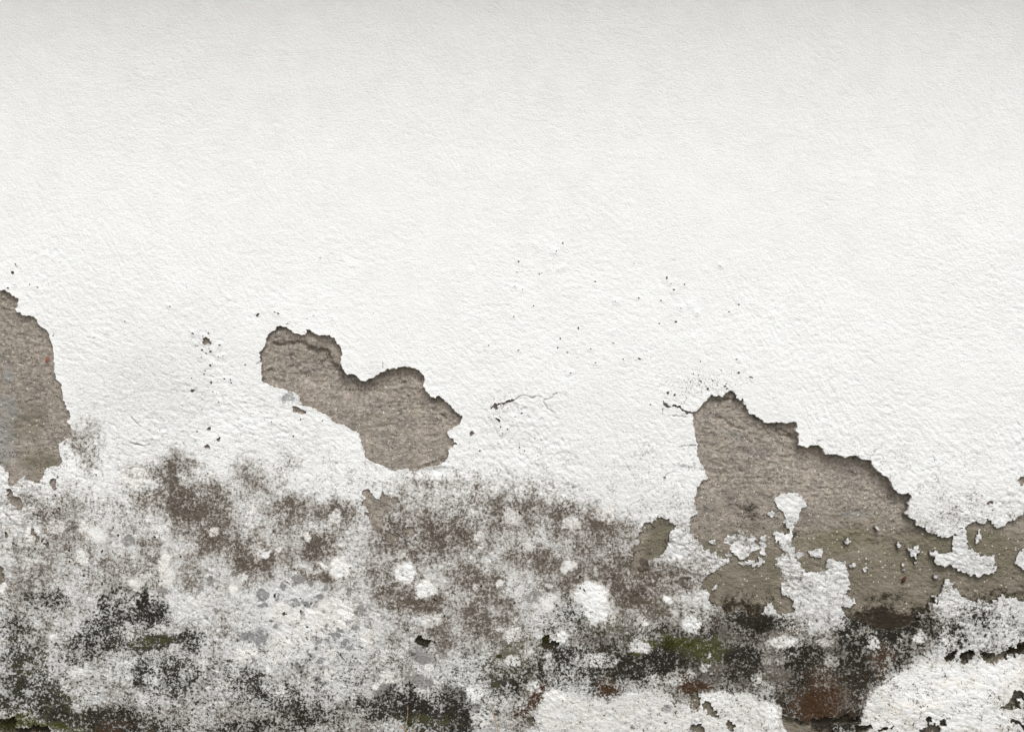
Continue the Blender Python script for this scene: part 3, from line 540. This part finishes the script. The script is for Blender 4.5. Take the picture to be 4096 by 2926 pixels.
def plain(name, c1, c2, scale, bumpd=.002, rough=.9):
    m, nt, bs = nodes(name); B = NB(nt)
    n = B.noise(scale, 5, .65)
    nt.links.new(B.mix(B.ramp(n, .3, .7), c1, c2), bs.inputs['Base Color'])
    nt.links.new(B.bump(B.noise(scale * 3, 4, .6), .6, bumpd), bs.inputs['Normal'])
    bs.inputs['Roughness'].default_value = rough
    return m
M_ground = plain('dry_soil', (.065, .062, .040), (.13, .118, .085), 9, .01)
M_soffit = plain('soffit_board', (.44, .36, .27), (.52, .43, .33), 14)
M_tile = plain('roof_clay', (.26, .12, .075), (.34, .17, .11), 20)
M_stone = plain('wall_core', (.28, .25, .21), (.36, .32, .27), 12, .01)
M_moss = plain('moss', (.035, .042, .010), (.075, .080, .018), 260, .001)
M_mossd = plain('dark_moss', (.022, .020, .012), (.05, .042, .018), 260, .001)
M_straw = plain('dry_straw', (.20, .145, .085), (.34, .26, .16), 120, .0004, .7)
M_pupa = plain('pupa_shell', (.040, .018, .009), (.085, .040, .020), 500, .0003, .28)
M_brick = plain('brick_chip', (.20, .085, .055), (.27, .13, .095), 300, .001)

# ------------------------------------------------------------------ meshes
def mesh_obj(name, verts, faces, mats, parent=None, attrs=None, mat_idx=None, smooth=None, nv=4):
    """verts (n,3); faces (m,nv) or list of (m,k) arrays"""
    me = bpy.data.meshes.new(name)
    fl = faces if isinstance(faces, list) else [faces]
    fl = [f for f in fl if len(f)]
    nf = sum(len(f) for f in fl)
    loops = np.concatenate([f.ravel() for f in fl]).astype(np.int32)
    sizes = np.concatenate([np.full(len(f), f.shape[1], np.int32) for f in fl])
    starts = np.concatenate([[0], np.cumsum(sizes)[:-1]]).astype(np.int32)
    me.vertices.add(len(verts)); me.vertices.foreach_set('co', np.ascontiguousarray(verts, F32).ravel())
    me.loops.add(len(loops)); me.loops.foreach_set('vertex_index', loops)
    me.polygons.add(nf); me.polygons.foreach_set('loop_start', starts)
    me.polygons.foreach_set('use_smooth', np.ones(nf, bool) if smooth is None else smooth)
    for m in mats: me.materials.append(m)
    if mat_idx is not None: me.polygons.foreach_set('material_index', mat_idx.astype(np.int32))
    for k, v in (attrs or {}).items():
        a = me.attributes.new(k, 'FLOAT', 'POINT'); a.data.foreach_set('value', np.ascontiguousarray(v, F32))
    me.update(calc_edges=True)
    o = bpy.data.objects.new(name, me); C.objects.link(o)
    if parent is not None: o.parent = parent
    return o
def label_cells(mask):
    lab = np.zeros(mask.shape, np.int32); par = [0]
    def find(a):
        while par[a] != a: par[a] = par[par[a]]; a = par[a]
        return a
    prev = []
    for r in range(mask.shape[0]):
        m = mask[r].astype(np.int8); dd = np.diff(np.concatenate([[0], m, [0]]))
        s = np.nonzero(dd == 1)[0]; e = np.nonzero(dd == -1)[0]
        cur = []; j = 0
        for a, b in zip(s, e):
            l = 0
            for (pa, pb, pl) in prev:
                if pa < b and pb > a:
                    q_ = find(pl)
                    if l == 0: l = q_
                    elif q_ != l: par[max(q_, l)] = min(q_, l); l = min(q_, l)
            if l == 0: par.append(len(par)); l = len(par) - 1
            cur.append((a, b, l)); lab[r, a:b] = l
        prev = cur
    root = np.array([find(i) for i in range(len(par))], np.int32)
    return root[lab]

# snap grid points near the outline onto it, then keep the cells of the white coat
gv, gu = np.gradient(phi, vs.astype(F32), us.astype(F32))
g2 = gu * gu + gv * gv + 1e-6
near = np.abs(phi) < 2.4
mvx = np.where(near, np.clip(-phi * gu / g2, -1.9, 1.9), 0); mvy = np.where(near, np.clip(-phi * gv / g2, -1.9, 1.9), 0)
SU = U + mvx; SV = V + mvy
ph = np.where(near, 0, phi)
ok = ph >= 0
c4 = ok[:-1, :-1].astype(np.int8) + ok[:-1, 1:] + ok[1:, :-1] + ok[1:, 1:]
allz = (ph[:-1, :-1] == 0) & (ph[:-1, 1:] == 0) & (ph[1:, :-1] == 0) & (ph[1:, 1:] == 0)
cmean = .25 * (phi[:-1, :-1] + phi[:-1, 1:] + phi[1:, :-1] + phi[1:, 1:])
cell = (c4 == 4) & ~(allz & (cmean < 0))
lab = label_cells(cell)
ids, cnt = np.unique(lab[lab > 0], return_counts=True)
main_id = ids[np.argmax(cnt)]

wall = bpy.data.objects.new('plaster_wall', None); C.objects.link(wall)
wall.empty_display_size = .3
wall['label'] = 'old white limewashed wall with flaking plaster, bare mortar patches and black mould along its foot'
wall['category'] = 'wall'; wall['kind'] = 'thing'

idx = np.arange(NU * NV).reshape(NV, NU)
XW = ((SU - 2048) * PX).astype(F32); ZW = (Z0 + (2926 - SV) * PX).astype(F32); YW = (-h * .001).astype(F32)
def full(a, fill=0.0):
    f = np.full(U.shape, fill, F32); f[R0:] = a; return f
depF = full(dep, 8.0)
ATT = {'brown': full(brown), 'black': full(black), 'green': full(green), 'rust': full(rust), 'grey': full(grey), 'cream': full(cream), 'speck': full(speck, .06), 'crack': full(thin_crack * .65), 'greying': full(greying)}

def build_coat(name, cmask):
    r, c = np.nonzero(cmask)
    f = np.stack([idx[r, c], idx[r + 1, c], idx[r + 1, c + 1], idx[r, c + 1]], 1)       # facing the viewer (-Y)
    used, inv = np.unique(f.ravel(), return_inverse=True)
    f = inv.reshape(-1, 4)
    V0 = np.stack([XW.ravel()[used], YW.ravel()[used], ZW.ravel()[used]], 1)
    # border edges -> broken rim going back to the mortar
    E = np.concatenate([f[:, [0, 1]], f[:, [1, 2]], f[:, [2, 3]], f[:, [3, 0]]])
    key = np.minimum(E[:, 0], E[:, 1]).astype(np.int64) * (len(used) + 1) + np.maximum(E[:, 0], E[:, 1])
    _, first, counts = np.unique(key, return_index=True, return_counts=True)
    be = E[first[counts == 1]]
    bv_, binv = np.unique(be.ravel(), return_inverse=True)
    be = binv.reshape(-1, 2); nb = len(bv_); g = used[bv_]
    nx = -gu.ravel()[g]; nz = gv.ravel()[g]; ln = np.hypot(nx, nz) + 1e-6; nx /= ln; nz /= ln     # towards the hole
    A = V0[bv_].copy()
    th = np.maximum(depF.ravel()[g], 1.5) * .001
    n_a = perlin(U.ravel()[g] / 28, V.ravel()[g] / 28, 81); n_c = perlin(U.ravel()[g] / 60, V.ravel()[g] / 60, 83)
    mid = A.copy(); off = np.clip(.0006 + .0016 * n_a, -.0006, .003) * np.clip(th / .008, .2, 1)
    mid[:, 0] += nx * off; mid[:, 2] += nz * off; mid[:, 1] += th * .35
    bk = A.copy(); off2 = off + np.clip(.0012 + .006 * n_c, -.002, .0065) * np.clip(th / .010, .1, 1)
    bk[:, 0] += nx * off2; bk[:, 2] += nz * off2; bk[:, 1] = np.maximum(A[:, 1] + th * .8, th + .003)
    n0 = len(V0)
    VV = np.concatenate([V0, A, mid, bk])
    a, b = be[:, 0], be[:, 1]
    f1 = np.stack([b + n0, a + n0, a + n0 + nb, b + n0 + nb], 1)
    f2 = np.stack([b + n0 + nb, a + n0 + nb, a + n0 + 2 * nb, b + n0 + 2 * nb], 1)
    FF = np.concatenate([f, f1, f2])
    mi = np.concatenate([np.zeros(len(f)), np.zeros(len(f1)), np.ones(len(f2))])
    allg = np.concatenate([used, g, g, g])
    return mesh_obj(name, VV, FF, [M_white, M_core], wall, {k: v.ravel()[allg] for k, v in ATT.items()}, mi)

build_coat('white_coat', lab == main_id)
tiny = np.zeros(cell.shape, bool)
for i in ids:
    if i == main_id: continue
    mk = lab == i
    r, c = np.nonzero(mk)
    ext_px = max(us[c.max() + 1] - us[c.min()], vs[r.max() + 1] - vs[r.min()])
    if ext_px >= 30: build_coat('white_flake', mk)
    elif len(r) >= 2: tiny |= mk
if tiny.any():
    o = build_coat('white_crumbs', tiny); o['kind'] = 'stuff'

# bare mortar, one piece for every place where the coat is gone
hole = ~cell
hl_lab = label_cells(hole)
grown_lab = hl_lab.copy()
for _ in range(7):
    for ax, sh in ((0, 1), (0, -1), (1, 1), (1, -1)):
        sft = np.roll(grown_lab, sh, ax)
        if ax == 0: sft[0 if sh == 1 else -1] = 0
        else: sft[:, 0 if sh == 1 else -1] = 0
        grown_lab = np.where(grown_lab == 0, sft, grown_lab)
MY = full(mort_y * .001, .03)
XM = ((U - 2048) * PX).astype(F32); ZM = (Z0 + (2926 - V) * PX).astype(F32)
MATT = {'damp': full(damp), 'cement': full(cement), 'dark': full(dark), 'algae': full(algae)}
def build_mortar(name, cmask):
    r, c = np.nonzero(cmask)
    f = np.stack([idx[r, c], idx[r + 1, c], idx[r + 1, c + 1], idx[r, c + 1]], 1)
    used, inv = np.unique(f.ravel(), return_inverse=True)
    VV = np.stack([XM.ravel()[used], MY.ravel()[used], ZM.ravel()[used]], 1)
    return mesh_obj(name, VV, inv.reshape(-1, 4), [M_mortar], wall, {k: v.ravel()[used] for k, v in MATT.items()})
small = np.zeros(cell.shape, bool); left_patch = None
hid = np.unique(hl_lab[hl_lab > 0])
bb = {}
rr, cc = np.nonzero(hl_lab); ll = hl_lab[rr, cc]
order = np.argsort(ll, kind='stable'); rr, cc, ll = rr[order], cc[order], ll[order]
st = np.searchsorted(ll, hid); en = np.searchsorted(ll, hid, 'right')
n_patch = 0
for i, a, b in zip(hid, st, en):
    r, c = rr[a:b], cc[a:b]
    e = max(us[c.max() + 1] - us[c.min()], vs[r.max() + 1] - vs[r.min()])
    if e >= 36:
        o = build_mortar('bare_mortar', grown_lab == i); n_patch += 1
        if us[c.min()] < -100 and vs[r.min()] < 1300: left_patch = o
    else:
        small |= grown_lab == i
if small.any():
    o = build_mortar('mortar_pits', small); o['kind'] = 'stuff'
print('cells', int(cell.sum()), 'flakes', len(ids), 'holes', len(hid), 'patches', n_patch)

def box(name, x0, x1, y0, y1, z0, z1, mat, parent=None):
    v = np.array([(x, y, z) for z in (z0, z1) for y in (y0, y1) for x in (x0, x1)])
    f = np.array([(0, 2, 3, 1), (4, 5, 7, 6), (0, 1, 5, 4), (2, 6, 7, 3), (0, 4, 6, 2), (1, 3, 7, 5)])
    return mesh_obj(name, v, f, [mat], parent, smooth=np.zeros(6, bool))
XL, XR, ZT = wx(-5000), wx(9000), wz(-1060)
core = box('masonry_core', XL - .004, XR + .004, .036, .36, -.05, ZT + .02, M_stone, wall)
# the roof's eave above the wall: it shades the top of the picture
eave = bpy.data.objects.new('eave', None); C.objects.link(eave); eave.parent = wall; eave.location = (0, 0, ZT)
OV = .325
nb_ = 14
for k in range(4):
    y0 = -OV + .004 + k * (OV + .05) / 4; y1 = y0 + (OV + .05) / 4 - .004
    box('soffit_plank', XL - .1, XR + .1, y0, y1, .004, .024, M_soffit, eave)
box('fascia', XL - .1, XR + .1, -OV - .022, -OV, -.02, .13, M_soffit, eave)
deck = mesh_obj('roof_deck', np.array([(XL - .1, -OV - .06, .14), (XR + .1, -OV - .06, .14), (XR + .1, .9, .62), (XL - .1, .9, .62), (XL - .1, -OV - .06, .18), (XR + .1, -OV - .06, .18), (XR + .1, .9, .66), (XL - .1, .9, .66)]),
   np.array([(0, 1, 2, 3), (4, 7, 6, 5), (0, 4, 5, 1), (2, 6, 7, 3), (0, 3, 7, 4), (1, 5, 6, 2)]), [M_tile], eave, smooth=np.zeros(6, bool))

# ------------------------------------------------------------------ ground
gx = np.concatenate([-np.geomspace(60, 2.5, 14), np.linspace(-2.3, 2.3, 60), np.geomspace(2.5, 60, 14)])
gy = np.concatenate([-np.geomspace(60, 3.0, 14), np.linspace(-2.9, -.04, 60), [.2, 1, 4, 15, 60]])
GX, GY = np.meshgrid(gx, gy)
GZ = .012 * perlin(GX * 3, GY * 3, 90) * (np.abs(GX) < 10) - .012
ii = np.arange(GX.size).reshape(GX.shape)
ground = mesh_obj('ground', np.stack([GX.ravel(), GY.ravel(), GZ.ravel()], 1), np.stack([ii[:-1, :-1].ravel(), ii[:-1, 1:].ravel(), ii[1:, 1:].ravel(), ii[1:, :-1].ravel()], 1), [M_ground])
ground['kind'] = 'structure'

# ------------------------------------------------------------------ small things on the wall
def surf_y(u, v, bare=False):
    r = min(NV - 1, int(np.searchsorted(vs, v))); c = min(NU - 1, int(np.searchsorted(us, u)))
    return float(MY[r, c]) if bare else float(YW[r, c])
def tag(o, label, cat, group=None):
    o['label'] = label; o['category'] = cat
    if group: o['group'] = group

def moss(u, v, ru, rv, n, mat, label, bare):
    """a cushion of short leafy shoots"""
    vv = []; ff = []; k = 0
    for _ in range(n):
        a = random.uniform(0, 2 * math.pi); r = math.sqrt(random.random()) * (1 + .25 * math.sin(3 * a + u))
        pu, pv = u + ru * r * math.cos(a), v + rv * r * math.sin(a)
        base = Vector((wx(pu), surf_y(pu, pv, bare) + .0008, wz(pv)))
        d = Vector((random.gauss(0, .55), -1.0, random.gauss(.25, .5))).normalized()
        L = random.uniform(.0022, .0050) * (1.15 - .5 * min(r, 1))
        for j in range(3):
            s = Vector((random.uniform(-1, 1), random.uniform(-.6, .2), random.uniform(-1, 1))).normalized()
            p = base + d * L * j / 3
            tip = p + (d * .7 + s * .9).normalized() * L * .55; sd = d.cross(s).normalized() * .0006
            vv += [p - sd, p + sd, tip]; ff.append((k, k + 1, k + 2)); k += 3
    o = mesh_obj('moss_cushion', np.array([tuple(p) for p in vv]) - np.array([wx(u), 0, wz(v)]), np.array(ff), [mat], smooth=np.zeros(len(ff), bool))
    o.location = (wx(u), 0, wz(v)); tag(o, label, 'moss', 'moss cushions on the wall')
moss(2186, 2556, 17, 13, 220, M_moss, 'small olive moss cushion in a round bare hole among white lichen discs', True)
moss(2676, 2574, 32, 26, 480, M_moss, 'dark green moss cushion spreading over mouldy white plaster below a round white lichen disc', False)
moss(1996, 2622, 14, 8, 130, M_moss, 'tiny bright green moss tuft beside a grey lichen stain', False)
moss(1640, 2893, 12, 7, 110, M_moss, 'tiny green moss tuft above a bent straw at the wall foot', False)
moss(40, 2900, 60, 30, 700, M_moss, 'wide olive moss cushion filling the bare corner at the wall foot', True)
moss(4060, 2588, 60, 10, 420, M_mossd, 'blackish moss filling the crevice above the bulging white plaster', True)
moss(3880, 2606, 30, 9, 200, M_mossd, 'dark brown moss in a bare notch at the end of the crevice', True)

def stem(pts, r0, r1, label):
    """a dry stalk: tapered tube with nodes"""
    P = [Vector(p) for p in pts]; vv = []; ff = []; n = 6
    m = 18
    def at(t):
        x = t * (len(P) - 1); i = min(int(x), len(P) - 2); f = x - i
        return P[i].lerp(P[i + 1], f)
    for i in range(m + 1):
        t = i / m; p = at(t); d = (at(min(t + .02, 1)) - at(max(t - .02, 0))).normalized()
        a = d.orthogonal().normalized(); b = d.cross(a)
        r = r0 + (r1 - r0) * t
        if i in (6, 12): r *= 1.35
        for j in range(n):
            vv.append(p + (a * math.cos(2 * math.pi * j / n) + b * math.sin(2 * math.pi * j / n)) * r)
    for i in range(m):
        for j in range(n):
            ff.append((i * n + j, i * n + (j + 1) % n, (i + 1) * n + (j + 1) % n, (i + 1) * n + j))
    base = P[0]
    o = mesh_obj('dry_stalk', np.array([tuple(p - base) for p in vv]), np.array(ff), [M_straw])
    o.location = base; tag(o, label, 'straw', 'dry stalks at the foot of the wall')
def wp(u, v, y): return (wx(u), y, wz(v))
stem([wp(2022, 3168, -.045), wp(1998, 2926, -.022), wp(1975, 2850, -.014), wp(1947, 2795, -.011)], .0016, .0006, 'thin brown dry stalk leaning straight up against white plaster')
stem([wp(1700, 3168, -.06), wp(1650, 2922, -.030), wp(1615, 2898, -.020), wp(1588, 2884, -.014)], .0016, .0007, 'pale bent straw lying against black mould at the wall foot')
stem([wp(1640, 3168, -.05), wp(1655, 2910, -.024), wp(1668, 2880, -.016), wp(1684, 2846, -.013)], .0009, .0004, 'hair-thin reddish stalk crossing the bent straw')
stem([wp(1618, 3168, -.05), wp(1626, 2900, -.020), wp(1633, 2850, -.014), wp(1633, 2815, -.012)], .0009, .0004, 'short dark upright stalk in front of black mould')

# a glossy brown pupa stuck to the mortar
pu, pv = 3616, 2317
vv = []; ff = []; nr, ns = 9, 10
for i in range(nr + 1):
    t = i / nr; rr_ = .0042 * math.sin(math.pi * min(max(t, .02), .98)) ** .6 * (1 - .25 * t) * (1 + .06 * math.cos(i * math.pi))
    for j in range(ns):
        a = 2 * math.pi * j / ns
        vv.append((math.cos(a) * rr_, math.sin(a) * rr_ * .8 - .002, (t - .5) * .0155))
for i in range(nr):
    for j in range(ns): ff.append((i * ns + j, i * ns + (j + 1) % ns, (i + 1) * ns + (j + 1) % ns, (i + 1) * ns + j))
o = mesh_obj('insect_pupa', np.array(vv), np.array(ff), [M_pupa])
o.location = (wx(pu), surf_y(pu, pv, True) - .0012, wz(pv)); o.rotation_euler = (0, math.radians(28), 0)
tag(o, 'tiny glossy brown pupa stuck on the bare mortar', 'pupa')
# a chip of red brick showing in the left patch
if left_patch is not None:
    pts = [(-.006, -.007), (-.001, -.0095), (.004, -.006), (.005, .001), (.003, .0075), (-.003, .008), (-.0055, .002)]
    y = surf_y(186, 1438, True)
    vv = [(wx(186) + a, y + .002, wz(1438) + b) for a, b in pts] + [(wx(186) + a * .6, y - .0006, wz(1438) + b * .6) for a, b in pts]
    n = len(pts)
    o = mesh_obj('brick_chip', np.array(vv), [np.array([(i, (i + 1) % n, n + (i + 1) % n, n + i) for i in range(n)]), np.array([tuple(range(n, 2 * n))])], [M_brick], left_patch)
